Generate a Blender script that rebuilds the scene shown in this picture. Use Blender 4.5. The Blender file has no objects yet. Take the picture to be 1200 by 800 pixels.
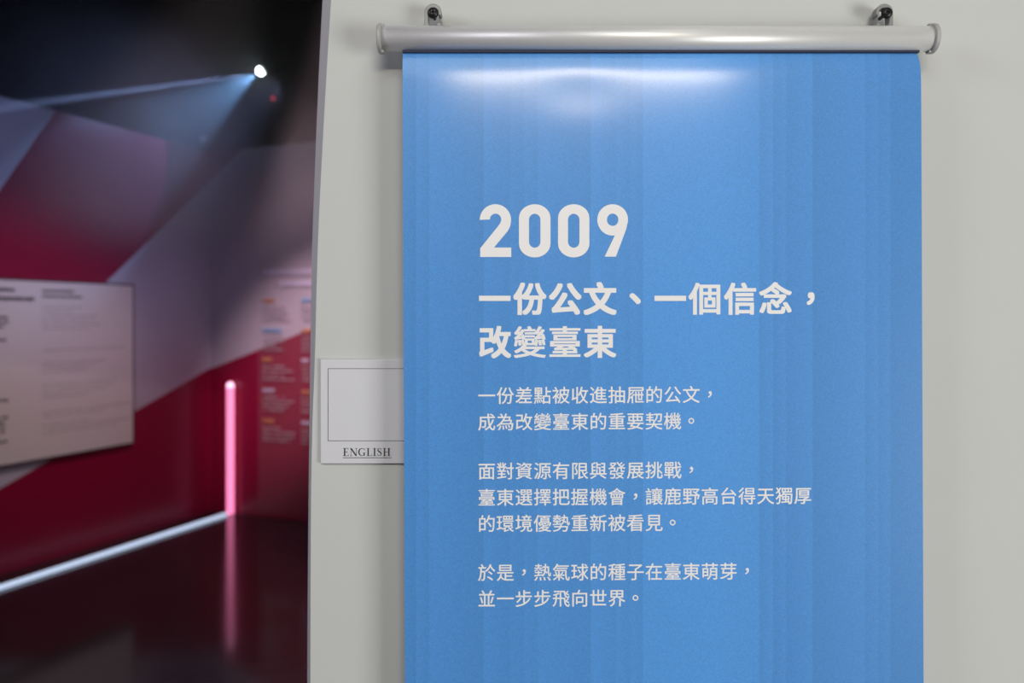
import bpy, bmesh, math, random
from mathutils import Vector, Matrix

random.seed(7)
SC = bpy.context.scene
COL = SC.collection

# ------------------------------------------------------------------ camera
cam_d = bpy.data.cameras.new('camera')
cam_d.sensor_width = 36.0
cam_d.lens = 28.92
cam_d.shift_y = -28 / 1200
cam_d.clip_start = 0.02
cam_d.dof.use_dof = True
cam_d.dof.focus_distance = 1.0
cam_d.dof.aperture_fstop = 3.2
cam = bpy.data.objects.new('camera', cam_d)
cam.location = (0, 0, 1.5)
cam.rotation_euler = (math.pi / 2, 0, 0)
COL.objects.link(cam)
SC.camera = cam

# ------------------------------------------------------------------ exposure, world
SC.view_settings.view_transform = 'Standard'
SC.view_settings.look = 'None'
SC.view_settings.gamma = 1.0
SC.view_settings.use_curve_mapping = False
SC.view_settings.exposure = 0.0
wd = bpy.data.worlds.new('world')
SC.world = wd
wd.use_nodes = True
wd.node_tree.nodes['Background'].inputs[0].default_value = (0.75, 0.75, 0.85, 1)
wd.node_tree.nodes['Background'].inputs[1].default_value = 0.012


def aim(o, target):
    o.rotation_euler = (Vector(target) - o.location).to_track_quat('-Z', 'Y').to_euler()


def area(name, loc, target, sx, sy, power, color, spread=180):
    l = bpy.data.lights.new(name, 'AREA')
    l.shape = 'RECTANGLE'
    l.size, l.size_y = sx, sy
    l.energy = power
    l.color = color
    l.spread = math.radians(spread)
    o = bpy.data.objects.new(name, l)
    o.location = loc
    COL.objects.link(o)
    aim(o, target)
    return o


def spot(name, loc, target, deg, blend, power, color, radius=0.02):
    l = bpy.data.lights.new(name, 'SPOT')
    l.energy = power
    l.spot_size = math.radians(deg)
    l.spot_blend = blend
    l.color = color
    l.shadow_soft_size = radius
    o = bpy.data.objects.new(name, l)
    o.location = loc
    COL.objects.link(o)
    aim(o, target)
    return o


# gallery lamps and added fills in front of the white wall
area('gallery_lamp_row', (0.40, -2.2, 2.80), (0.30, 1.0, 1.45), 1.40, 0.035, 33, (1.0, 0.84, 0.66))
area('gallery_soft_fill', (-0.1, -2.6, 3.6), (0.3, 1.0, 1.2), 2.6, 1.3, 40, (0.90, 1.0, 1.06))  # added unseen fill, diffuse light for wall and banner
area('gallery_ceiling_lamp', (0.60, 0.36, 2.95), (0.25, 1.035, 1.45), 0.45, 0.45, 0.9, (1.0, 0.995, 0.97))
area('gallery_fill', (2.9, -1.5, 0.8), (0.2, 1.0, 1.1), 1.4, 1.4, 72, (1.0, 0.99, 0.98))
# dark show room behind
spot('upper_wall_fill', (-1.0, 3.6, 2.5), (-2.90, 5.05, 2.35), 68, 1.0, 52, (0.42, 0.50, 1.0), 0.05)  # added bluish fill for the upper left wall
area('show_wash', (-0.9, 4.0, 1.9), (-2.2, 5.9, 1.1), 0.8, 0.8, 1.8, (1.0, 0.60, 0.88), 100)
area('wall_edge_fill', (-2.3, -0.4, 2.6), (-0.26, 1.07, 1.5), 0.8, 0.8, 5, (0.90, 0.86, 1.0), 90)  # added unseen fill that brightens the white wall's slanted edge
spot('board_spot', (-0.9, 3.4, 3.4), (-2.85, 5.0, 1.25), 36, 1.0, 140, (1.0, 0.74, 0.73), 0.05)
spot('back_wall_spot', (-0.7, 3.6, 3.3), (-1.52, 6.08, 1.25), 26, 1.0, 560, (1.0, 0.66, 0.72), 0.05)

# ------------------------------------------------------------------ materials


def mat(name, color, rough=0.5, metal=0.0, coat=0.0, coat_rough=0.1, spec=0.5, noise=0.0, scale=60.0, bump=0.0):
    m = bpy.data.materials.new(name)
    m.use_nodes = True
    nt = m.node_tree
    b = nt.nodes['Principled BSDF']
    b.inputs['Base Color'].default_value = (*color, 1)
    b.inputs['Roughness'].default_value = rough
    b.inputs['Metallic'].default_value = metal
    b.inputs['Coat Weight'].default_value = coat
    b.inputs['Coat Roughness'].default_value = coat_rough
    b.inputs['Specular IOR Level'].default_value = spec
    if noise or bump:
        tc = nt.nodes.new('ShaderNodeTexCoord')
        n = nt.nodes.new('ShaderNodeTexNoise')
        n.inputs['Scale'].default_value = scale
        n.inputs['Detail'].default_value = 4
        nt.links.new(tc.outputs['Object'], n.inputs['Vector'])
        if noise:
            mr = nt.nodes.new('ShaderNodeMapRange')
            mr.inputs['To Min'].default_value = 1 - noise
            mr.inputs['To Max'].default_value = 1 + noise
            nt.links.new(n.outputs['Fac'], mr.inputs['Value'])
            mx = nt.nodes.new('ShaderNodeVectorMath')
            mx.operation = 'SCALE'
            mx.inputs[0].default_value = color
            nt.links.new(mr.outputs['Result'], mx.inputs['Scale'])
            nt.links.new(mx.outputs['Vector'], b.inputs['Base Color'])
        if bump:
            bp = nt.nodes.new('ShaderNodeBump')
            bp.inputs['Strength'].default_value = bump
            bp.inputs['Distance'].default_value = 0.001
            nt.links.new(n.outputs['Fac'], bp.inputs['Height'])
            nt.links.new(bp.outputs['Normal'], b.inputs['Normal'])
    return m


def emit(name, color, strength):
    m = bpy.data.materials.new(name)
    m.use_nodes = True
    b = m.node_tree.nodes['Principled BSDF']
    b.inputs['Base Color'].default_value = (0.2, 0.2, 0.2, 1)
    b.inputs['Emission Color'].default_value = (*color, 1)
    b.inputs['Emission Strength'].default_value = strength
    return m


def banner_material():
    """blue print: a row of soft vertical pleat-like stripes with a fine grain"""
    m = bpy.data.materials.new('blue_print')
    m.use_nodes = True
    nt = m.node_tree
    b = nt.nodes['Principled BSDF']
    b.inputs['Roughness'].default_value = 0.45
    b.inputs['Specular IOR Level'].default_value = 0.28
    b.inputs['Coat Weight'].default_value = 0.60
    b.inputs['Coat Roughness'].default_value = 0.15
    tc = nt.nodes.new('ShaderNodeTexCoord')
    sep = nt.nodes.new('ShaderNodeSeparateXYZ')
    nt.links.new(tc.outputs['Object'], sep.inputs[0])
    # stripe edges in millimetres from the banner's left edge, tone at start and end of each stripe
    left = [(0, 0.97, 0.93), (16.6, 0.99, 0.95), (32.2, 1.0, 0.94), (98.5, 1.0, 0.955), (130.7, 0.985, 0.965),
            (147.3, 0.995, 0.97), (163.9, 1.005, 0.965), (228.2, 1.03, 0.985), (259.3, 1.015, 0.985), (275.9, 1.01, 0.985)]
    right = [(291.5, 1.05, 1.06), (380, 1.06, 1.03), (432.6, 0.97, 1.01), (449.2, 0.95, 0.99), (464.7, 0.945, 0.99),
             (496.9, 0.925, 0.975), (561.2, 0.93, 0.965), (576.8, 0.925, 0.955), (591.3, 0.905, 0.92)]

    def ramp(spec, a, z):
        mr = nt.nodes.new('ShaderNodeMapRange')
        mr.inputs['From Min'].default_value = a / 1000
        mr.inputs['From Max'].default_value = z / 1000
        nt.links.new(sep.outputs[0], mr.inputs['Value'])
        r = nt.nodes.new('ShaderNodeValToRGB')
        r.color_ramp.interpolation = 'LINEAR'
        stops = []
        for i, (p, v0, v1) in enumerate(spec):
            e = spec[i + 1][0] if i + 1 < len(spec) else z
            stops += [((p - a) / (z - a) + (0.0012 if i else 0), v0), ((e - a) / (z - a) - 0.0012, v1)]
        els = r.color_ramp.elements
        els[0].position, els[1].position = stops[0][0], stops[-1][0]
        els[0].color = (stops[0][1] * 0.5,) * 3 + (1,)
        els[1].color = (stops[-1][1] * 0.5,) * 3 + (1,)
        for p, v in stops[1:-1]:
            e = els.new(p)
            e.color = (v * 0.5,) * 3 + (1,)
        nt.links.new(mr.outputs['Result'], r.inputs['Fac'])
        return r
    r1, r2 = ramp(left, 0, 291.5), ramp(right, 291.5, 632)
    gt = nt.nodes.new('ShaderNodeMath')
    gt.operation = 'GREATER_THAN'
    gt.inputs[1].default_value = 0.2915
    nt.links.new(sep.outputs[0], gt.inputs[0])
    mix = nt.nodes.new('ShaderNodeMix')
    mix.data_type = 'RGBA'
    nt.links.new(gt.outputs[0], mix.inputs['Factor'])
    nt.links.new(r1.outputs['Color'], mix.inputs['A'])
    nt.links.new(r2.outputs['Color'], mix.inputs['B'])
    # grain
    n = nt.nodes.new('ShaderNodeTexNoise')
    n.inputs['Scale'].default_value = 900
    n.inputs['Detail'].default_value = 3
    nt.links.new(tc.outputs['Object'], n.inputs['Vector'])
    mr = nt.nodes.new('ShaderNodeMapRange')
    mr.inputs['From Min'].default_value = 0.25
    mr.inputs['From Max'].default_value = 0.75
    mr.inputs['To Min'].default_value = 0.89 * 2
    mr.inputs['To Max'].default_value = 1.10 * 2
    nt.links.new(n.outputs['Fac'], mr.inputs['Value'])
    mul = nt.nodes.new('ShaderNodeMath')
    mul.operation = 'MULTIPLY'
    nt.links.new(mix.outputs['Result'], mul.inputs[0])
    nt.links.new(mr.outputs['Result'], mul.inputs[1])
    pw = nt.nodes.new('ShaderNodeMath')
    pw.operation = 'POWER'
    pw.inputs[1].default_value = 1.7
    nt.links.new(mul.outputs[0], pw.inputs[0])
    sc = nt.nodes.new('ShaderNodeVectorMath')
    sc.operation = 'SCALE'
    sc.inputs[0].default_value = (0.092, 0.320, 0.745)
    nt.links.new(pw.outputs[0], sc.inputs['Scale'])
    nt.links.new(sc.outputs['Vector'], b.inputs['Base Color'])
    return m


M = dict(
    wall=mat('white_wall_paint', (0.565, 0.585, 0.565), 0.75, spec=0.25, noise=0.02, scale=9, bump=0.05),
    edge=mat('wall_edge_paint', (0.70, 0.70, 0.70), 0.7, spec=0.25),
    black=mat('matt_black', (0.012, 0.012, 0.013), 0.85, spec=0.2, noise=0.15, scale=3),
    floor=mat('glossy_dark_floor', (0.050, 0.048, 0.056), 0.13, spec=0.38, noise=0.25, scale=2.0),
    paint_white=mat('pale_wall_graphic', (0.50, 0.49, 0.58), 0.45, noise=0.02, scale=4),
    paint_red=mat('crimson_wall_graphic', (0.27, 0.005, 0.042), 0.36, noise=0.04, scale=4),
    banner=banner_material(),
    ink=mat('white_ink', (0.87, 0.87, 0.865), 0.5, spec=0.35),
    alu=mat('satin_aluminium', (0.78, 0.785, 0.77), 0.40, metal=0.30, noise=0.03, scale=200),
    hook=mat('worn_hook_metal', (0.25, 0.255, 0.25), 0.45, metal=0.2),
    cap=mat('grey_plastic', (0.42, 0.42, 0.41), 0.5),
    screw=mat('black_screw_metal', (0.012, 0.012, 0.013), 0.35, metal=0.3),
    sign=mat('sign_white', (0.66, 0.67, 0.70), 0.45, spec=0.4),
    dark_ink=mat('dark_ink', (0.035, 0.035, 0.04), 0.6),
    board=mat('board_white', (0.70, 0.68, 0.68), 0.5, noise=0.02, scale=3),
    board_edge_shade=mat('board_edge_shadow', (0.05, 0.03, 0.04), 0.6),
    board_ink=mat('board_black_ink', (0.03, 0.03, 0.035), 0.6),
    board_grey=mat('board_grey_ink', (0.46, 0.44, 0.45), 0.6),
    orange=mat('orange_ink', (0.60, 0.27, 0.13), 0.5),
    sky=mat('light_blue_ink', (0.20, 0.42, 0.72), 0.5),
    lilac=mat('pale_lilac_ink', (0.62, 0.62, 0.82), 0.5),
    pale=mat('pale_ink', (0.50, 0.40, 0.44), 0.5),
    grey_ink=mat('grey_ink', (0.42, 0.36, 0.41), 0.5),
    body=mat('black_lamp_metal', (0.015, 0.015, 0.017), 0.45),
    lens=emit('lamp_lens_light', (0.80, 0.92, 1.0), 40),
    pink=emit('pink_tube_light', (1.0, 0.22, 0.46), 1.45),
    pink_tip=emit('pink_tube_tip_light', (1.0, 0.55, 0.80), 2.2),
    strip=emit('white_strip_light', (0.62, 0.75, 1.0), 0.95),
    red_led=emit('red_indicator_light', (1.0, 0.05, 0.06), 1.1),
)


def clear_sheet(name, tint):
    m = bpy.data.materials.new(name)
    m.use_nodes = True
    nt = m.node_tree
    out = nt.nodes['Material Output']
    b = nt.nodes['Principled BSDF']
    b.inputs['Base Color'].default_value = (*tint, 1)
    b.inputs['Roughness'].default_value = 0.2
    t = nt.nodes.new('ShaderNodeBsdfTransparent')
    mx = nt.nodes.new('ShaderNodeMixShader')
    mx.inputs[0].default_value = 0.03
    nt.links.new(t.outputs[0], mx.inputs[1])
    nt.links.new(b.outputs[0], mx.inputs[2])
    nt.links.new(mx.outputs[0], out.inputs['Surface'])
    return m


M['acrylic'] = clear_sheet('clear_acrylic', (0.75, 0.70, 0.74))
M['glass'] = mat('lens_glass', (0.80, 0.84, 0.90), 0.25, spec=0.9)

# ------------------------------------------------------------------ helpers


def link(name, bm, mats, parent=None, smooth=False, loc=None):
    me = bpy.data.meshes.new(name)
    bm.normal_update()
    bm.to_mesh(me)
    bm.free()
    for m in (mats if isinstance(mats, (list, tuple)) else [mats]):
        me.materials.append(m)
    if smooth:
        for p in me.polygons:
            p.use_smooth = True
    o = bpy.data.objects.new(name, me)
    COL.objects.link(o)
    if parent is not None:
        o.parent = parent
    if loc is not None:
        o.location = loc
    return o


def tag(o, label=None, cat=None, group=None, kind=None):
    for k, v in (('label', label), ('category', cat), ('group', group), ('kind', kind)):
        if v:
            o[k] = v
    return o


def empty(name, loc, rz=0.0):
    o = bpy.data.objects.new(name, None)
    o.empty_display_size = 0.05
    o.location = loc
    o.rotation_euler = (0, 0, rz)
    COL.objects.link(o)
    return o


def prism(bm, pts, axis_vec, mi=0):
    """closed prism: polygon pts (3-D) swept along axis_vec"""
    a = [bm.verts.new(p) for p in pts]
    b = [bm.verts.new(Vector(p) + Vector(axis_vec)) for p in pts]
    fs = [bm.faces.new(a), bm.faces.new(b[::-1])]
    for i in range(len(pts)):
        j = (i + 1) % len(pts)
        fs.append(bm.faces.new((a[j], a[i], b[i], b[j])))
    for f in fs:
        f.material_index = mi
    bmesh.ops.recalc_face_normals(bm, faces=fs)
    return fs


def box(bm, x0, x1, y0, y1, z0, z1, mi=0):
    return prism(bm, [(x0, y0, z0), (x1, y0, z0), (x1, y0, z1), (x0, y0, z1)], (0, y1 - y0, 0), mi)


def lathe(bm, prof, axis='X', seg=48, center=(0, 0, 0), mi=0):
    """prof: list of (t along axis, radius)"""
    rings = []
    for t, r in prof:
        ring = []
        for k in range(seg):
            a = 2 * math.pi * k / seg
            c, s = r * math.cos(a), r * math.sin(a)
            p = {'X': (t, c, s), 'Y': (c, t, s), 'Z': (c, s, t)}[axis]
            ring.append(bm.verts.new(Vector(p) + Vector(center)))
        rings.append(ring)
    fs = []
    for r0, r1 in zip(rings, rings[1:]):
        for k in range(seg):
            j = (k + 1) % seg
            fs.append(bm.faces.new((r0[k], r0[j], r1[j], r1[k])))
    fs.append(bm.faces.new(rings[0]))
    fs.append(bm.faces.new(rings[-1]))
    for f in fs:
        f.material_index = mi
    bmesh.ops.recalc_face_normals(bm, faces=fs)
    return fs


def tube_path(bm, pts, r, seg=10):
    """round bar along 3-D points"""
    pts = [Vector(p) for p in pts]
    rings = []
    for i, p in enumerate(pts):
        d = (pts[min(i + 1, len(pts) - 1)] - pts[max(i - 1, 0)]).normalized()
        q = d.to_track_quat('Z', 'Y')
        rings.append([bm.verts.new(p + q @ Vector((r * math.cos(2 * math.pi * k / seg), r * math.sin(2 * math.pi * k / seg), 0)))
                      for k in range(seg)])
    fs = []
    for a, b in zip(rings, rings[1:]):
        for k in range(seg):
            j = (k + 1) % seg
            fs.append(bm.faces.new((a[k], a[j], b[j], b[k])))
    fs += [bm.faces.new(rings[0]), bm.faces.new(rings[-1])]
    bmesh.ops.recalc_face_normals(bm, faces=fs)


def ring(bm, f, a0, a1, z0, z1, t, o0, o1):
    """one closed rectangular ring of width t"""
    loops = []
    for o in (o0, o1):
        loops.append([[bm.verts.new(f(a, z, o)) for a, z in ((a0 + k, z0 + k), (a1 - k, z0 + k), (a1 - k, z1 - k), (a0 + k, z1 - k))] for k in (0, t)])
    (ob, ib_), (ot, it) = loops
    fs = []
    for i in range(4):
        j = (i + 1) % 4
        fs += [bm.faces.new((ot[i], ot[j], it[j], it[i])), bm.faces.new((ob[i], ib_[i], ib_[j], ob[j])),
               bm.faces.new((ob[i], ob[j], ot[j], ot[i])), bm.faces.new((ib_[i], it[i], it[j], ib_[j]))]
    bmesh.ops.recalc_face_normals(bm, faces=fs)


# ------------------------------------------------------------------ the setting
def structure(o):
    o['kind'] = 'structure'
    return o


bm = bmesh.new()
box(bm, -6.5, 3.0, -3.2, 8.2, -0.1, 0.0)
structure(link('floor', bm, M['floor']))
bm = bmesh.new()
box(bm, -6.5, 3.0, -3.2, 8.2, 4.4, 4.5)
structure(link('ceiling', bm, M['black']))
bm = bmesh.new()
box(bm, -6.5, 3.0, 7.6, 7.7, 0.0, 4.4)
structure(link('wall_far', bm, M['black']))
bm = bmesh.new()
box(bm, -6.5, -6.4, -3.2, 7.6, 0.0, 4.4)
structure(link('wall_outer', bm, M['black']))

CORNER = Vector((-2.34, 6.40, 0))
Q = math.hypot(0.4, 1)
DL = Vector((-0.4, -1, 0)) / Q      # along the left wall, from the corner towards the viewer
NL = Vector((1, -0.4, 0)) / Q       # left wall's normal into the room, also the run of the back wall
WALL_H = 2.79


def left_pt(u, z, off=0.0):
    return CORNER + DL * u + NL * off + Vector((0, 0, z))


def back_pt(v, z, off=0.0):
    return CORNER + NL * v + DL * off + Vector((0, 0, z))


def graphic_wall(name, polys, pt, axis):
    bm = bmesh.new()
    for mi, poly in polys:
        prism(bm, [pt(u, z) for u, z in poly], axis, mi)
    return structure(link(name, bm, [M['paint_white'], M['paint_red']]))


graphic_wall('wall_left', [
    (0, [(1.367, WALL_H), (5.0, WALL_H), (5.0, 0), (3.234, 0)]),
    (1, [(0, 2.573), (0, WALL_H), (1.367, WALL_H), (3.234, 0), (3.0, 0), (2.92, 0.087)]),
    (0, [(0, 1.111), (0, 2.573), (2.92, 0.087)]),
    (1, [(0, 0), (0, 1.111), (2.92, 0.087), (3.0, 0)]),
], left_pt, -NL * 0.1)
graphic_wall('wall_back', [
    (1, [(-0.1, 2.50), (-0.1, WALL_H), (0.30, WALL_H)]),
    (0, [(-0.1, 2.50), (0.30, WALL_H), (3.2, WALL_H), (3.2, 2.183), (-0.1, 1.070)]),
    (1, [(-0.1, 0), (-0.1, 1.070), (3.2, 2.183), (3.2, 0)]),
], back_pt, -DL * 0.1)

# added unseen panel over the opening, keeps gallery light out of the show room
bm = bmesh.new()
box(bm, -6.4, -0.30, 1.04, 1.10, 2.08, 4.4)
structure(link('leak_blocker_1', bm, M['black']))

# the white wall in front: its free left end runs in a long gentle curve and is cut at a slant
WY0, WY1 = 1.035, 1.10
front_edge = [(-0.204, 2.30), (-0.2150, 2.05), (-0.2276, 1.899), (-0.2426, 1.631), (-0.2480, 1.448), (-0.2512, 1.363),
              (-0.2530, 1.25), (-0.2537, 1.04), (-0.2540, 0.7), (-0.2540, 0.0)]
back_edge = [(-0.2280, 2.30), (-0.2400, 2.06), (-0.2533, 1.9245), (-0.2659, 1.639), (-0.2690, 1.50), (-0.2709, 1.351),
             (-0.2722, 1.25), (-0.2739, 1.012), (-0.2745, 0.7), (-0.2745, 0.0)]


def smooth_curve(pts, n=8):
    out = []
    for i in range(len(pts) - 1):
        p0 = Vector(pts[max(i - 1, 0)]); p1 = Vector(pts[i]); p2 = Vector(pts[i + 1]); p3 = Vector(pts[min(i + 2, len(pts) - 1)])
        for k in range(n):
            t = k / n
            out.append(0.5 * ((2 * p1) + (p2 - p0) * t + (2 * p0 - 5 * p1 + 4 * p2 - p3) * t * t + (3 * p1 - p0 - 3 * p2 + p3) * t ** 3))
    out.append(Vector(pts[-1]))
    return out


fe, be = smooth_curve(front_edge), smooth_curve(back_edge)
bm = bmesh.new()
vf = [bm.verts.new((p.x, WY0, p.y)) for p in fe]
vb = [bm.verts.new((p.x, WY1, p.y)) for p in be]
rf0, rf1 = bm.verts.new((2.6, WY0, 0)), bm.verts.new((2.6, WY0, 2.30))
rb0, rb1 = bm.verts.new((2.6, WY1, 0)), bm.verts.new((2.6, WY1, 2.30))
for i in range(len(vf) - 1):
    f = bm.faces.new((vf[i], vb[i], vb[i + 1], vf[i + 1]))
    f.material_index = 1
bm.faces.new(vf + [rf0, rf1])
bm.faces.new((vb + [rb0, rb1])[::-1])
bm.faces.new((rf1, rf0, rb0, rb1))
bm.faces.new((vf[0], rf1, rb1, vb[0]))
bm.faces.new((vf[-1], vb[-1], rb0, rf0))
bmesh.ops.recalc_face_normals(bm, faces=bm.faces[:])
structure(link('wall_front', bm, [M['wall'], M['edge']]))

# ------------------------------------------------------------------ hanging banner
PX = 1.03734e-3                       # one grid step of the print, metres
BL, BT = -0.1328, 1.8216              # banner's left edge and the line where it leaves the tube
BY = 1.0
TZ, TR = 1.8387, 0.0152
banner = empty('hanging_banner', (BL, BY, BT))
tag(banner, 'blue paper banner headed 2009 hanging from a silver tube on the white wall', 'banner')


def sheet_y(x, s):
    """depth of the sheet (relative to the tube's axis) x across and s below the tube"""
    y = -0.0030 * (1 - math.exp(-s / 0.008))
    y += 0.0005 * math.exp(-((x - 0.215) / 0.05) ** 2) * math.exp(-((s - 0.05) / 0.03) ** 2)
    return y


def sheet_x(x, s):
    W = 0.6266
    k = x / W
    return x - 0.004 * k ** 40 * math.exp(-s / 0.010) + 0.0031 * min(s, 0.77) / 0.77


bm = bmesh.new()
NX, NZ = 90, 150
H = 1.05
W = 0.6286
rows = []
for j in range(NZ + 1):
    s = -0.004 + (H + 0.004) * (j / NZ) ** 2.0
    row = []
    for i in range(NX + 1):
        x = W * i / NX
        row.append(bm.verts.new((sheet_x(x, max(s, 0)), sheet_y(x, max(s, 0)), -s)))
    rows.append(row)
for j in range(NZ):
    for i in range(NX):
        bm.faces.new((rows[j][i], rows[j + 1][i], rows[j + 1][i + 1], rows[j][i + 1])).smooth = True
back = [[bm.verts.new(v.co + Vector((0, 0.0004, 0))) for v in row] for row in rows]
for j in range(NZ):
    for i in range(NX):
        bm.faces.new((back[j][i], back[j][i + 1], back[j + 1][i + 1], back[j + 1][i])).smooth = True
loop = [rows[0][i] for i in range(NX)] + [rows[j][NX] for j in range(NZ)] + [rows[NZ][i] for i in range(NX, 0, -1)] + [rows[j][0] for j in range(NZ, 0, -1)]
bloop = [back[0][i] for i in range(NX)] + [back[j][NX] for j in range(NZ)] + [back[NZ][i] for i in range(NX, 0, -1)] + [back[j][0] for j in range(NZ, 0, -1)]
ca, cb = [bm.verts.new(v.co) for v in loop], [bm.verts.new(v.co) for v in bloop]     # the cut edge keeps its own hard normals
for k in range(len(ca)):
    q_ = (k + 1) % len(ca)
    bm.faces.new((ca[k], ca[q_], cb[q_], cb[k]))
sheet = link('banner_sheet', bm, M['banner'], banner)

# --- lettering, printed on the sheet
_cache = {}


def glyph(ch, bold):
    key = (ch, bold)
    if key in _cache:
        return _cache[key]
    c = bpy.data.curves.new('glyph', 'FONT')
    c.body = ch
    c.size = 1.0
    c.resolution_u = 6
    c.offset = bold
    o = bpy.data.objects.new('glyph', c)
    COL.objects.link(o)
    bpy.context.view_layer.update()
    ev = o.evaluated_get(bpy.context.evaluated_depsgraph_get())
    me = ev.to_mesh()
    vs = [(v.co.x, v.co.y) for v in me.vertices]
    fs = [tuple(p.vertices) for p in me.polygons]
    ev.to_mesh_clear()
    bpy.data.objects.remove(o)
    bpy.data.curves.remove(c)
    cx, cy = 0.5, 0.38
    if ch in '，、。':                       # centred in their cell, as set in this text
        xs = [v[0] for v in vs]; ys = [v[1] for v in vs]
        cx, cy = (min(xs) + max(xs)) / 2, (min(ys) + max(ys)) / 2
    _cache[key] = ([(x - cx, y - cy) for x, y in vs], fs)
    return _cache[key]


LIFT = 0.00025


def put(bm, vs2, fs, lift=LIFT):
    """2-D print coordinates (photo grid, px) -> thin ink on the sheet"""
    vv = []
    for gx, gy in vs2:
        x = (gx - 600) * PX - BL
        s = BT - (1.5 - (gy - 372) * PX)
        vv.append(bm.verts.new((x, sheet_y(x, s) - lift, -s)))
    for f in fs:
        try:
            bm.faces.new([vv[i] for i in f])
        except ValueError:
            pass


def text_line(name, text, x0, yc, pitch, em, bold, slope, copies=((0, 0),)):
    bm = bmesh.new()
    for i, ch in enumerate(text):
        if ch == ' ':
            continue
        vs, fs = glyph(ch, bold)
        cx = x0 + pitch * (i + 0.5)
        cy = yc + slope * (cx - x0)
        for k, (dx, dy) in enumerate(copies.get(ch, copies[None]) if isinstance(copies, dict) else copies):
            put(bm, [(cx + dx + x * em, cy + dy - y * em + slope * x * em) for x, y in vs], fs, LIFT + 1.2e-5 * k)
    bmesh.ops.recalc_face_normals(bm, faces=bm.faces[:])
    return link(name, bm, M['ink'], sheet)


def arc(cx, cy, rx, ry, a0, a1, n=14):
    return [(cx + rx * math.cos(math.radians(a0 + (a1 - a0) * k / n)), cy - ry * math.sin(math.radians(a0 + (a1 - a0) * k / n)))
            for k in range(n + 1)]


def poly_with_hole(outer, hole=None):
    """triangulated 2-D polygon -> (verts, faces)"""
    from mathutils.geometry import tessellate_polygon
    loops = [[Vector((x, y, 0)) for x, y in outer]]
    if hole:
        loops.append([Vector((x, y, 0)) for x, y in hole])
    tris = tessellate_polygon(loops)
    flat = [(v.x, v.y) for l in loops for v in l]
    return flat, [tuple(t) for t in tris]


def digits():
    out = []
    two = arc(167, 207, 100, 100, 180, 0, 20) + [(266, 222), (262, 243), (254, 263), (244, 280), (158, 383), (268, 383), (268, 443), (70, 443), (70, 388)]
    two += [(188, 242), (197, 228), (203, 213), (204, 203)] + arc(168, 204, 36, 37, 0, 180, 14)
    out.append(poly_with_hole([(x, y) for x, y in two]))

    def zero(x0, x1):
        c = (x0 + x1) / 2
        rx = (x1 - x0) / 2
        o = arc(c, 107 + 88, rx, 88, 0, 180) + arc(c, 446 - 88, rx, 88, 180, 360)
        h = arc(c, 168 + 38, 36.5, 38, 0, 180) + arc(c, 384 - 38, 36.5, 38, 180, 360)
        return poly_with_hole(o, h)
    out.append(zero(317, 518))
    out.append(zero(566, 766))
    nine = arc(914, 205, 98, 98, -20, 180, 24) + arc(914, 205, 98, 102, 180, 278, 14) + [(863, 441), (935, 441), (997, 275), (1003, 255)]
    h = arc(914, 205 - 2, 36, 36, 0, 180) + arc(914, 205 + 4, 36, 36, 180, 360)
    out.append(poly_with_hole(nine, h))
    return [([(550 + x / 5.4545, 220 + y / 5.4545) for x, y in vs], fs) for vs, fs in out]


bm = bmesh.new()
for vs, fs in digits():
    put(bm, vs, fs)
bmesh.ops.recalc_face_normals(bm, faces=bm.faces[:])
link('year_lettering', bm, M['ink'], sheet)

def fat(dx, dy):
    return [(a * dx, b * dy) for a in (-1, 0, 1) for b in (-1, 0, 1)]


HEAVY = {None: fat(1.05, 1.05), '一': fat(0.6, 1.45), '變': fat(0.75, 0.42), '臺': fat(1.0, 0.45), '東': fat(1.1, 0.85), '個': fat(0.9, 0.75),
         '信': fat(1.0, 0.85), '念': fat(1.0, 0.8), '，': fat(0.8, 0.8), '份': fat(1.15, 1.1), '公': fat(1.3, 1.2), '文': fat(1.3, 1.3)}
text_line('title_line', '一份公文、一個信念，', 559.3, 349.9, 41.0, 39.0, 0.0, 0.0, HEAVY)
text_line('title_line', '改變臺東', 559.3, 400.6, 41.0, 39.0, 0.0, -0.002, HEAVY)
for txt, yc in (('一份差點被收進抽屜的公文，', 463.2), ('成為改變臺東的重要契機。', 494.0),
                ('面對資源有限與發展挑戰，', 551.3), ('臺東選擇把握機會，讓鹿野高台得天獨厚', 582.0),
                ('的環境優勢重新被看見。', 612.6), ('於是，熱氣球的種子在臺東萌芽，', 669.8), ('並一步步飛向世界。', 700.3)):
    text_line('text_line', txt, 559.6, yc, 21.72, 21.2, 0.0, -0.0058, [(0.22, 0), (-0.22, 0), (0, 0.18), (0, -0.18)])

# --- tube with its caps and the two wall hooks
bm = bmesh.new()
x0, x1 = -0.1585 - BL, 0.5080 - BL
lathe(bm, [(x0, TR), (x1, TR)], 'X', 64, (0, 0, TZ - BT))
hanger = link('hanger_tube', bm, M['alu'], banner)
for p in hanger.data.polygons:
    p.use_smooth = len(p.vertices) == 4
for xa, xb, sgn in ((-0.1625 - BL, -0.1575 - BL, -1), (0.5075 - BL, 0.5135 - BL, 1)):
    bm = bmesh.new()
    r = 0.0178
    prof = [(xa, r - 0.0012), (xa + 0.001, r), (xb - 0.001, r), (xb, r - 0.0012)]
    lathe(bm, prof, 'X', 56, (0, 0, TZ - BT))
    # two small lugs that lock the cap to the tube
    xi = xb if sgn < 0 else xa
    box(bm, xi - 0.002, xi + 0.002, -0.004, 0.004, TZ - BT + TR - 0.001, TZ - BT + r - 0.0003)
    box(bm, xi - 0.002, xi + 0.002, -0.004, 0.004, TZ - BT - r + 0.0003, TZ - BT - TR + 0.001)
    c = link('end_cap', bm, M['cap'], hanger)
    tag(c, 'grey plastic cap on the tube end')


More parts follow.
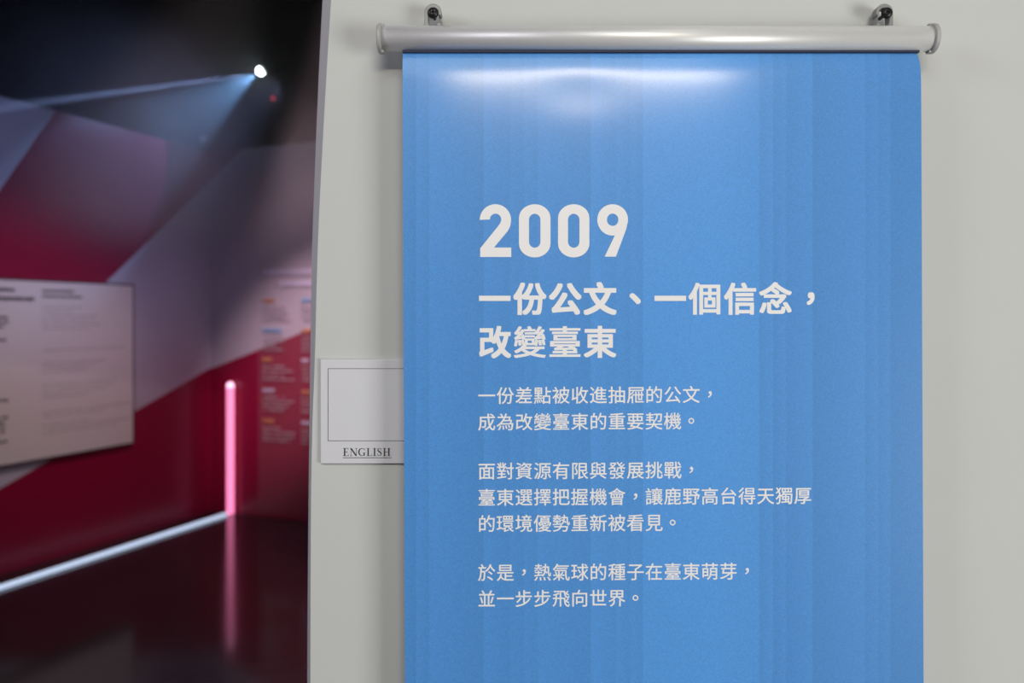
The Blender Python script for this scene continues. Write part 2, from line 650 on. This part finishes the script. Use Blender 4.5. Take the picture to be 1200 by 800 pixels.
bm = bmesh.new()
box(bm, 0.0, 0.6266, -0.0035, 0.0035, TZ - TR - BT - 0.0022, TZ - TR - BT + 0.002)  # dark strip puts the shade at the tube's slot into colour
link('slot_shade', bm, mat('slot_shade_navy', (0.006, 0.012, 0.05), 0.6), hanger)


def hook_outline():
    """extruded C-shaped hook, millimetres: x right, z up from the tube's top"""
    out = [(-10.5, -6), (-10.5, 21.5)]
    out += [(-10.5 + 10.5 * (1 - math.cos(t)), 21.5 + 10.5 * math.sin(t)) for t in [math.pi * k / 16 for k in range(1, 15)]]
    out += [(10.6, 20.0), (9.6, 17.6), (7.6, 17.2), (6.4, 18.8)]
    out += [(0.2 + 6.4 * math.cos(t), 20.5 + 6.2 * math.sin(t)) for t in [math.pi * k / 12 for k in range(1, 12)]]
    out += [(-5.8, 19), (-5.8, 11)]
    out += [(0 - 5.8 * math.cos(t), 9.5 - 5.5 * math.sin(t)) for t in [math.pi * k / 12 for k in range(1, 9)]]
    out += [(4.4, 6.8), (6.2, 9.0), (8.6, 9.2), (10.2, 7.0), (10.5, 2), (10.5, -6)]
    return out


def make_hook(cx, mirror):
    root_x, root_z = cx - BL, TZ + TR - BT
    pts = [((-x if mirror else x), z) for x, z in hook_outline()]
    bm = bmesh.new()
    prism(bm, [(root_x + x / 1000, 0.011, root_z + z / 1000) for x, z in pts], (0, 0.014, 0))
    bmesh.ops.remove_doubles(bm, verts=bm.verts[:], dist=1e-6)
    h = link('hook', bm, M['hook'], hanger)
    # bright worn rims of the extrusion
    bv = h.modifiers.new('bevel', 'BEVEL')
    bv.width = 0.0009
    bv.segments = 2
    bv.limit_method = 'ANGLE'
    bv.angle_limit = math.radians(50)
    return h


make_hook(-0.0971, False)
make_hook(0.4582, True)

# --- the two screws in the wall that carry the hooks
for sx, sz, lab in ((-0.0968, 1.8738, 'black cross-head screw in the left hook of the banner tube'),
                    (0.4602, 1.8738, 'black cross-head screw in the right hook of the banner tube')):
    bm = bmesh.new()
    prof = [(0.034, 0.0022), (0.016, 0.0022), (0.0155, 0.0066), (0.0125, 0.0066), (0.0108, 0.0052), (0.0100, 0.0030)]
    lathe(bm, [(t - 0.004, r) for t, r in prof], 'Y', 28)
    s = link('screw', bm, M['screw'], loc=(sx, 1.0, sz))
    for p in s.data.polygons:
        p.use_smooth = len(p.vertices) == 4
    tag(s, lab, 'screw', 'screws that hold the banner tube')
    bm = bmesh.new()
    box(bm, -0.0032, 0.0032, 0.0056, 0.0064, -0.0008, 0.0008)
    box(bm, -0.0008, 0.0008, 0.0056, 0.0064, -0.0032, 0.0032)
    link('cross_recess', bm, mat('recess_black', (0.002, 0.002, 0.002), 0.9), s)

# ------------------------------------------------------------------ ENGLISH sign, half behind the banner
SG = 1.0695e-3
sx0, sx1 = -0.2401, -0.1112
sz1, sz0 = 1.5 - (421 - 372) * SG, 1.5 - (543 - 372) * SG
sign = empty('info_sign', ((sx0 + sx1) / 2, WY0, sz0))
tag(sign, 'white square plate lettered ENGLISH on the white wall, partly behind the blue banner', 'sign')
scx = (sx0 + sx1) / 2
bm = bmesh.new()
box(bm, sx0 - scx, sx1 - scx, -0.0045, 0.0, 0.0, sz1 - sz0)
pl = link('panel', bm, M['sign'], sign)
bv = pl.modifiers.new('bevel', 'BEVEL')
bv.width = 0.0008
bv.segments = 2
bm = bmesh.new()
fx0, fx1 = (384.3 - 600) * SG - scx, (487.5 - 600) * SG - scx
fz1, fz0 = 1.5 - (431.5 - 372) * SG - sz0, 1.5 - (516.5 - 372) * SG - sz0
ring(bm, lambda a, z, o: Vector((a, o, z)), fx0, fx1, fz0, fz1, 0.0006, -0.0045, -0.0047)
link('border_line', bm, M['dark_ink'], sign)


def serif_word(bm, x0, z0, h, y, adv):
    """ENGLISH in a light modern serif, capital height h, lower left corner at x0, z0"""
    T, t = 0.17, 0.055            # thick and thin strokes in cap heights

    def rect(a, b, c, d):
        box(bm, x + a * h, x + b * h, y - 0.0002, y, z0 + c * h, z0 + d * h)

    def stem(a, w=T, ser=0.11):
        rect(a, a + w, 0, 1)
        rect(a - ser, a + w + ser, 0, t)
        rect(a - ser, a + w + ser, 1 - t, 1)

    def stroke(pts, w0):
        for i in range(len(pts) - 1):
            (xa, za, wa), (xb, zb, wb) = pts[i], pts[i + 1]
            dx, dz = xb - xa, zb - za
            l = math.hypot(dx, dz) or 1
            nx, nz = -dz / l, dx / l
            q = [(xa + nx * wa / 2, za + nz * wa / 2), (xb + nx * wb / 2, zb + nz * wb / 2), (xb - nx * wb / 2, zb - nz * wb / 2), (xa - nx * wa / 2, za - nz * wa / 2)]
            prism(bm, [(x + px * h, y - 0.0002, z0 + pz * h) for px, pz in q], (0, 0.0002, 0))
    x = x0
    for ch, wd in zip('ENGLISH', adv):
        if ch == 'E':
            stem(0.1)
            rect(0.1, 0.68, 0, t); rect(0.1, 0.66, 1 - t, 1); rect(0.2, 0.52, 0.48, 0.48 + t)
            rect(0.63, 0.68, 0, 0.24); rect(0.61, 0.66, 0.78, 1); rect(0.48, 0.52, 0.38, 0.63)
        elif ch == 'N':
            rect(0.1, 0.1 + t, 0, 1); rect(0.0, 0.26, 0, t); rect(0.0, 0.2, 1 - t, 1)
            rect(0.78, 0.78 + t, 0, 1); rect(0.66, 0.94, 1 - t, 1)
            stroke([(0.13, 0.97, T), (0.78, 0.03, T)], 0)
        elif ch == 'G':
            pts = []
            for k in range(19):
                a = math.radians(45 + 270 * k / 18)
                pts.append((0.46 + 0.40 * math.cos(a), 0.5 + 0.47 * math.sin(a), t + (T - t) * max(0, -math.cos(a)) ** 1.0))
            stroke(pts, 0)
            rect(0.66, 0.66 + T * 0.9, 0.03, 0.42); rect(0.55, 0.93, 0.42 - t, 0.42)
            rect(0.74, 0.79, 0.70, 0.97)
        elif ch == 'L':
            stem(0.1)
            rect(0.1, 0.66, 0, t); rect(0.61, 0.66, 0, 0.27)
        elif ch == 'I':
            stem(0.1)
        elif ch == 'S':
            pts = [(0.52, 0.82, t), (0.44, 0.93, t), (0.30, 0.97, t), (0.15, 0.90, 0.09), (0.10, 0.76, 0.13), (0.18, 0.63, T), (0.33, 0.53, T),
                   (0.48, 0.42, T), (0.56, 0.27, 0.13), (0.50, 0.11, 0.09), (0.34, 0.03, t), (0.18, 0.07, t), (0.09, 0.2, t)]
            stroke(pts, 0)
            rect(0.51, 0.55, 0.70, 0.97); rect(0.06, 0.10, 0.03, 0.30)
        elif ch == 'H':
            stem(0.1)
            stem(0.66)
            rect(0.2, 0.7, 0.48, 0.48 + t)
        x += wd * h
    return x


bm = bmesh.new()
hcap = 9.2 * SG
serif_word(bm, (402.3 - 600) * SG - scx, 1.5 - (534.0 - 372) * SG - sz0, hcap, -0.0045, (0.87, 1.07, 1.05, 0.82, 0.49, 0.77, 0.95))
link('sign_lettering', bm, M['dark_ink'], sign)
bm = bmesh.new()
box(bm, (402 - 600) * SG - scx, (459 - 600) * SG - scx, -0.0047, -0.0045, 1.5 - (536.4 - 372) * SG - sz0, 1.5 - (535.7 - 372) * SG - sz0)
link('underline', bm, M['dark_ink'], sign)

# ------------------------------------------------------------------ text board on the left wall of the show room
ub0, ub1, zb0, zb1 = 0.793, 2.42, 0.634, 1.730
BT_ = 0.045
org = left_pt((ub0 + ub1) / 2, zb0)
board = empty('text_board', org)
tag(board, 'large pale text board on the crimson and lilac wall of the dark room', 'board')


def brd(u, z, off):
    return left_pt(u, z, off) - org


def slab(bm, pt, u0, u1, z0, z1, o0, o1, mi=0):
    return prism(bm, [pt(u0, z0, o1), pt(u1, z0, o1), pt(u1, z1, o1), pt(u0, z1, o1)], pt(u0, z0, o0) - pt(u0, z0, o1), mi)


bm = bmesh.new()
slab(bm, brd, ub0 + 0.012, ub1 - 0.012, zb0 + 0.012, zb1 - 0.012, 0.003, BT_)
link('panel', bm, M['board'], board)
bm = bmesh.new()
ring(bm, brd, ub0, ub1, zb0, zb1, 0.012, 0.003, BT_)  # rim carries the shadow along the board's edges as dark colour
fr = link('shaded_edge', bm, M['board_edge_shade'], board)
tag(fr, 'thin edge of the pale board, its shadow put in as dark colour')


def words(bm, pt, u_start, u_end, z, h, off, dense=0.82, step=1.0):
    """one line of set type too small to read: short marks from u_start to u_end"""
    sgn = -1 if u_end < u_start else 1
    u, hair = u_start, h * 0.05
    top, bot = [], []
    while (u_end - u) * sgn > h * 0.6:
        ue = u + sgn * min(h * random.uniform(0.55, 0.95), abs(u_end - u))
        a = h / 2 * random.uniform(0.7, 1.0) if random.random() < dense else hair
        b = h / 2 * random.uniform(0.7, 1.0) if a > hair else hair
        top += [(u, z + a), (ue, z + a)]
        bot += [(u, z - b), (ue, z - b)]
        un = ue + sgn * h * 0.22
        top += [(ue + sgn * 1e-4, z + hair), (un - sgn * 1e-4, z + hair)]
        bot += [(ue + sgn * 1e-4, z - hair), (un - sgn * 1e-4, z - hair)]
        u = un
    n = len(top)
    for o in (off + 0.0005,):
        va = [bm.verts.new(pt(p[0], p[1], o)) for p in top]
        vb_ = [bm.verts.new(pt(p[0], p[1], o)) for p in bot]
        wa = [bm.verts.new(pt(p[0], p[1], off)) for p in top]
        wb = [bm.verts.new(pt(p[0], p[1], off)) for p in bot]
        for k in range(n - 1):
            bm.faces.new((va[k], va[k + 1], vb_[k + 1], vb_[k]))
            bm.faces.new((wa[k], wa[k + 1], va[k + 1], va[k]))
            bm.faces.new((wb[k], wb[k + 1], vb_[k + 1], vb_[k]))
            bm.faces.new((wa[k], wa[k + 1], wb[k + 1], wb[k]))
        for k in (0, n - 1):
            bm.faces.new((wa[k], va[k], vb_[k], wb[k]))
    bmesh.ops.recalc_face_normals(bm, faces=bm.faces[:])


for ua, ue, z, h in ((2.33, 1.66, 1.662, 0.026), (2.33, 1.53, 1.610, 0.026), (1.495, 1.27, 1.663, 0.017), (1.495, 1.20, 1.630, 0.017)):
    bm = bmesh.new()
    words(bm, brd, ua, ue, z, h, BT_, 1.0)
    link('title_line', bm, M['board_ink'], board)
for col_u, spec in ((1.495, ((1.565, 0.26, 0.2, .36, .34, .38, .3), (1.30, .55), (1.22, .42, .34, .3), (1.09, .5, .48, .42, .3), (0.92, .68, .42), (0.845, .3, .6, .5))),
                    (2.33, ((1.50, .62, .62, .60), (1.37, .60), (1.18, .55, .5), (1.02, .62, .55), (0.92, .62, .62, .6, .6), (0.78, .62)))):
    for para in spec:
        z = para[0]
        for L in para[1:]:
            bm = bmesh.new()
            words(bm, brd, col_u, col_u - L * (1.0 if col_u > 2 else 1.12), z, 0.011 if col_u < 2 else 0.017, BT_, 0.9)
            z -= 0.027
            link('text_line', bm, M['board_grey'] if col_u < 2 else M['board_ink'], board)

# ------------------------------------------------------------------ clear text panel on the back wall
va0, va1, za0, za1 = 0.461, 1.26, 0.02, 1.953
porg = back_pt((va0 + va1) / 2, za0)
panel = empty('acrylic_sign', porg)
tag(panel, 'tall clear sheet of small coloured text on the far wall beside the pink tube', 'sign')


def pan(v, z, off):
    return back_pt(v, z, off) - porg


bm = bmesh.new()
slab(bm, pan, va0, va1, za0, za1, 0.004, 0.016)
link('clear_sheet', bm, M['acrylic'], panel)
for ua, ue, z in ((0.51, 1.21, 1.842), (0.66, 1.06, 1.752)):
    bm = bmesh.new()
    words(bm, pan, ua, ue, z, 0.05, 0.016, 1.0)
    link('title_line', bm, M['lilac'], panel)
for col_v in (0.505, 0.855):
    for k, z in enumerate((1.628, 1.405, 1.185, 0.955, 0.725)):
        c = (('orange', 'sky'), ('sky', 'orange'), ('orange', 'lilac'), ('lilac', 'orange'), ('orange', 'lilac'))[k][0 if col_v < 0.6 else 1]
        bm = bmesh.new()
        words(bm, pan, col_v, col_v + (0.11, 0.19, 0.08, 0.11, 0.12)[k], z, 0.030, 0.016, 1.0)
        link('heading_lettering', bm, M[c], panel)
    for k, z in enumerate((1.628, 1.405, 1.185, 0.955, 0.725)):
        for q in range(4):
            bm = bmesh.new()
            words(bm, pan, col_v, col_v + random.uniform(0.16, 0.30), z - 0.050 - 0.032 * q, 0.013, 0.016, 0.85)
            link('text_line', bm, M['grey_ink'] if k < 2 else M['pale'], panel)

# ------------------------------------------------------------------ pink light tube on the back wall
TX, TY = -2.152, 6.287
lt = empty('light_tube', (TX, TY, 0.0), 0.0)
tag(lt, 'glowing pink vertical light tube standing in the corner of the dark room', 'light')
bm = bmesh.new()
N = 20
ring = [(-0.028 * math.cos(math.pi * k / N), -0.028 * math.sin(math.pi * k / N)) for k in range(N + 1)]
prism(bm, [(x, y, 0.004) for x, y in ring], (0, 0, 0.965))
tb = link('tube', bm, M['pink'], lt)
bm = bmesh.new()
prof = [(0.969, 0.028), (0.985, 0.0265), (0.998, 0.0215), (1.006, 0.012), (1.008, 0.002)]
rows = [[bm.verts.new((-r * math.cos(math.pi * k / N), -r * math.sin(math.pi * k / N), z)) for k in range(N + 1)] for z, r in prof]
for a, b in zip(rows, rows[1:]):
    for k in range(N):
        bm.faces.new((a[k], a[k + 1], b[k + 1], b[k]))
bm.faces.new([r[0] for r in rows] + [r[-1] for r in rows][::-1])
bm.faces.new(rows[0]); bm.faces.new(rows[-1])
bmesh.ops.recalc_face_normals(bm, faces=bm.faces[:])
tag(link('tip', bm, M['pink_tip'], lt, smooth=True), 'brighter rounded tip of the tube')
bm = bmesh.new()
box(bm, -0.015, 0.015, 0.0005, 0.022, 0.0, 0.985)
link('back_channel', bm, M['body'], lt)

# ------------------------------------------------------------------ white light strip along the floor
p0, p1 = Vector((-3.22, 3.55, 0)), Vector((-2.17, 6.235, 0))
dirv = (p1 - p0).normalized()
side = Vector((dirv.y, -dirv.x, 0))
st = empty('light_strip', p0, math.atan2(dirv.y, dirv.x))
tag(st, 'cool white light strip lying on the dark floor along the left wall', 'light')
Ls = (p1 - p0).length
bm = bmesh.new()
box(bm, 0, Ls, -0.016, 0.016, 0.0, 0.002)
link('channel', bm, M['body'], st)
bm = bmesh.new()
prism(bm, [(0, -0.018, 0.002), (0, 0.018, 0.002), (0, 0.016, 0.016), (0, 0.008, 0.021), (0, -0.008, 0.021), (0, -0.016, 0.016)], (Ls, 0, 0))
link('diffuser', bm, M['strip'], st)

# ------------------------------------------------------------------ stage spotlight with its fan of light
LP = Vector((-1.818, 5.9, 3.257))
AX = Vector((-0.7405, -0.2695, -0.6157)).normalized()
sp = empty('stage_light', LP)
tag(sp, 'bright bluish spotlight throwing a hazy fan of light over the left wall', 'spotlight')
q = AX.to_track_quat('Z', 'Y').to_matrix().to_4x4()
bm = bmesh.new()
lathe(bm, [(-0.26, 0.045), (-0.25, 0.062), (-0.09, 0.066), (-0.08, 0.052), (-0.035, 0.050), (-0.03, 0.044)], 'Z', 32)
bm.transform(q)
link('housing', bm, M['body'], sp, smooth=False)
bm = bmesh.new()
lathe(bm, [(-0.022, 0.028)] + [(-0.020 + 0.026 * math.sin(t), 0.027 * math.cos(t) + 0.0005) for t in [math.pi / 2 * k / 8 for k in range(1, 9)]], 'Z', 28)
bm.transform(q)
link('lens', bm, M['lens'], sp, smooth=True)
bm = bmesh.new()
c = AX * -0.17
ux = Vector((AX.y, -AX.x, 0)).normalized()
tube_path(bm, [c + ux * 0.066, c + ux * 0.085, c + ux * 0.085 + Vector((0, 0, 0.15)), c + Vector((0, 0, 0.19)), c - ux * 0.085 + Vector((0, 0, 0.15)), c - ux * 0.085, c - ux * 0.066], 0.008)
tube_path(bm, [c + Vector((0, 0, 0.18)), c + Vector((0, 0, 4.4 - LP.z - c.z))], 0.012)
link('yoke', bm, M['body'], sp)
b1 = spot('fan_beam', LP, LP + AX, 47.0, 0.4, 85, (0.22, 0.50, 1.0), 0.006)
b2 = spot('edge_beam', LP, LP + Vector((-1.076, -1.4, -0.616)), 2.0, 0.4, 5000, (0.34, 0.50, 1.0), 0.006)
for b in (b1, b2):
    b.parent = sp
    b.location = AX * 0.016

# ------------------------------------------------------------------ small clip lamp on top of the corner
cl = empty('clip_lamp', (-2.355, 6.30, WALL_H))
tag(cl, 'tiny glass-fronted clip lamp on the wall top, caught in the bluish beam', 'lamp')
bm = bmesh.new()
box(bm, -0.02, 0.02, -0.02, 0.02, 0.0, 0.02)
tube_path(bm, [(0, 0, 0.015), (0, 0, 0.05)], 0.006)
link('clip', bm, M['body'], cl)
bm = bmesh.new()
lathe(bm, [(-0.02, 0.03), (0.05, 0.036), (0.055, 0.030)], 'Y', 24, (0, 0, 0.075))
link('housing', bm, M['body'], cl)
bm = bmesh.new()
lathe(bm, [(-0.021, 0.031), (-0.026, 0.027), (-0.031, 0.016), (-0.033, 0.003)], 'Y', 24, (0, 0, 0.075))
link('lens', bm, M['glass'], cl, smooth=True)

# ------------------------------------------------------------------ black box with a red indicator up in the dark
ib = empty('indicator_box', (-2.19, 7.6, 3.40))
tag(ib, 'small black box with a red indicator light high in the dark', 'device')
bm = bmesh.new()
box(bm, -0.07, 0.07, -0.06, 0.0, 0.0, 0.16)
bx = link('case', bm, M['body'], ib)
bv = bx.modifiers.new('bevel', 'BEVEL')
bv.width = 0.008
bv.segments = 2
bm = bmesh.new()
lathe(bm, [(-0.060, 0.016), (-0.068, 0.014), (-0.072, 0.006)], 'Y', 20, (0, 0, 0.11))
link('indicator', bm, M['red_led'], ib, smooth=True)

# ------------------------------------------------------------------ thin haze in the show room
bm = bmesh.new()
foot = [left_pt(0.02, 1.76, 0.02), left_pt(4.2, 1.76, 0.02), (-0.6, 2.3, 1.76), (0.9, 2.3, 1.76), back_pt(3.1, 1.76, 0.02)]
prism(bm, foot, (0, 0, 2.58))
hm = bpy.data.materials.new('thin_haze')
hm.use_nodes = True
nt = hm.node_tree
nt.nodes.remove(nt.nodes['Principled BSDF'])
vs = nt.nodes.new('ShaderNodeVolumeScatter')
vs.inputs['Color'].default_value = (0.9, 0.93, 1.0, 1)
# the haze hangs thicker around the stage light
tc = nt.nodes.new('ShaderNodeTexCoord')
ds = nt.nodes.new('ShaderNodeVectorMath')
ds.operation = 'DISTANCE'
ds.inputs[1].default_value = (-2.25, 5.4, 2.95)
nt.links.new(tc.outputs['Object'], ds.inputs[0])
mr = nt.nodes.new('ShaderNodeMapRange')
mr.interpolation_type = 'SMOOTHSTEP'
mr.inputs['From Min'].default_value = 0.5
mr.inputs['From Max'].default_value = 1.75
mr.inputs['To Min'].default_value = 0.50
mr.inputs['To Max'].default_value = 0.015
nt.links.new(ds.outputs['Value'], mr.inputs['Value'])
nz = nt.nodes.new('ShaderNodeTexNoise')
nz.inputs['Scale'].default_value = 2.2
nz.inputs['Detail'].default_value = 3
nt.links.new(tc.outputs['Object'], nz.inputs['Vector'])
nr = nt.nodes.new('ShaderNodeMapRange')
nr.inputs['From Min'].default_value = 0.3
nr.inputs['From Max'].default_value = 0.7
nr.inputs['To Min'].default_value = 0.65
nr.inputs['To Max'].default_value = 1.35
nt.links.new(nz.outputs['Fac'], nr.inputs['Value'])
md = nt.nodes.new('ShaderNodeMath')
md.operation = 'MULTIPLY'
nt.links.new(mr.outputs['Result'], md.inputs[0])
nt.links.new(nr.outputs['Result'], md.inputs[1])
sz = nt.nodes.new('ShaderNodeSeparateXYZ')
nt.links.new(tc.outputs['Object'], sz.inputs[0])
zr = nt.nodes.new('ShaderNodeMapRange')
zr.interpolation_type = 'SMOOTHSTEP'
zr.inputs['From Min'].default_value = 1.76
zr.inputs['From Max'].default_value = 2.2
nt.links.new(sz.outputs[2], zr.inputs['Value'])
m2 = nt.nodes.new('ShaderNodeMath')
m2.operation = 'MULTIPLY'
nt.links.new(md.outputs[0], m2.inputs[0])
nt.links.new(zr.outputs['Result'], m2.inputs[1])
nt.links.new(m2.outputs[0], vs.inputs['Density'])
nt.links.new(vs.outputs[0], nt.nodes['Material Output'].inputs['Volume'])
hz = link('haze', bm, hm)
tag(hz, 'thin haze hanging high in the dark room, seen where the spotlight crosses it', 'haze', kind='stuff')
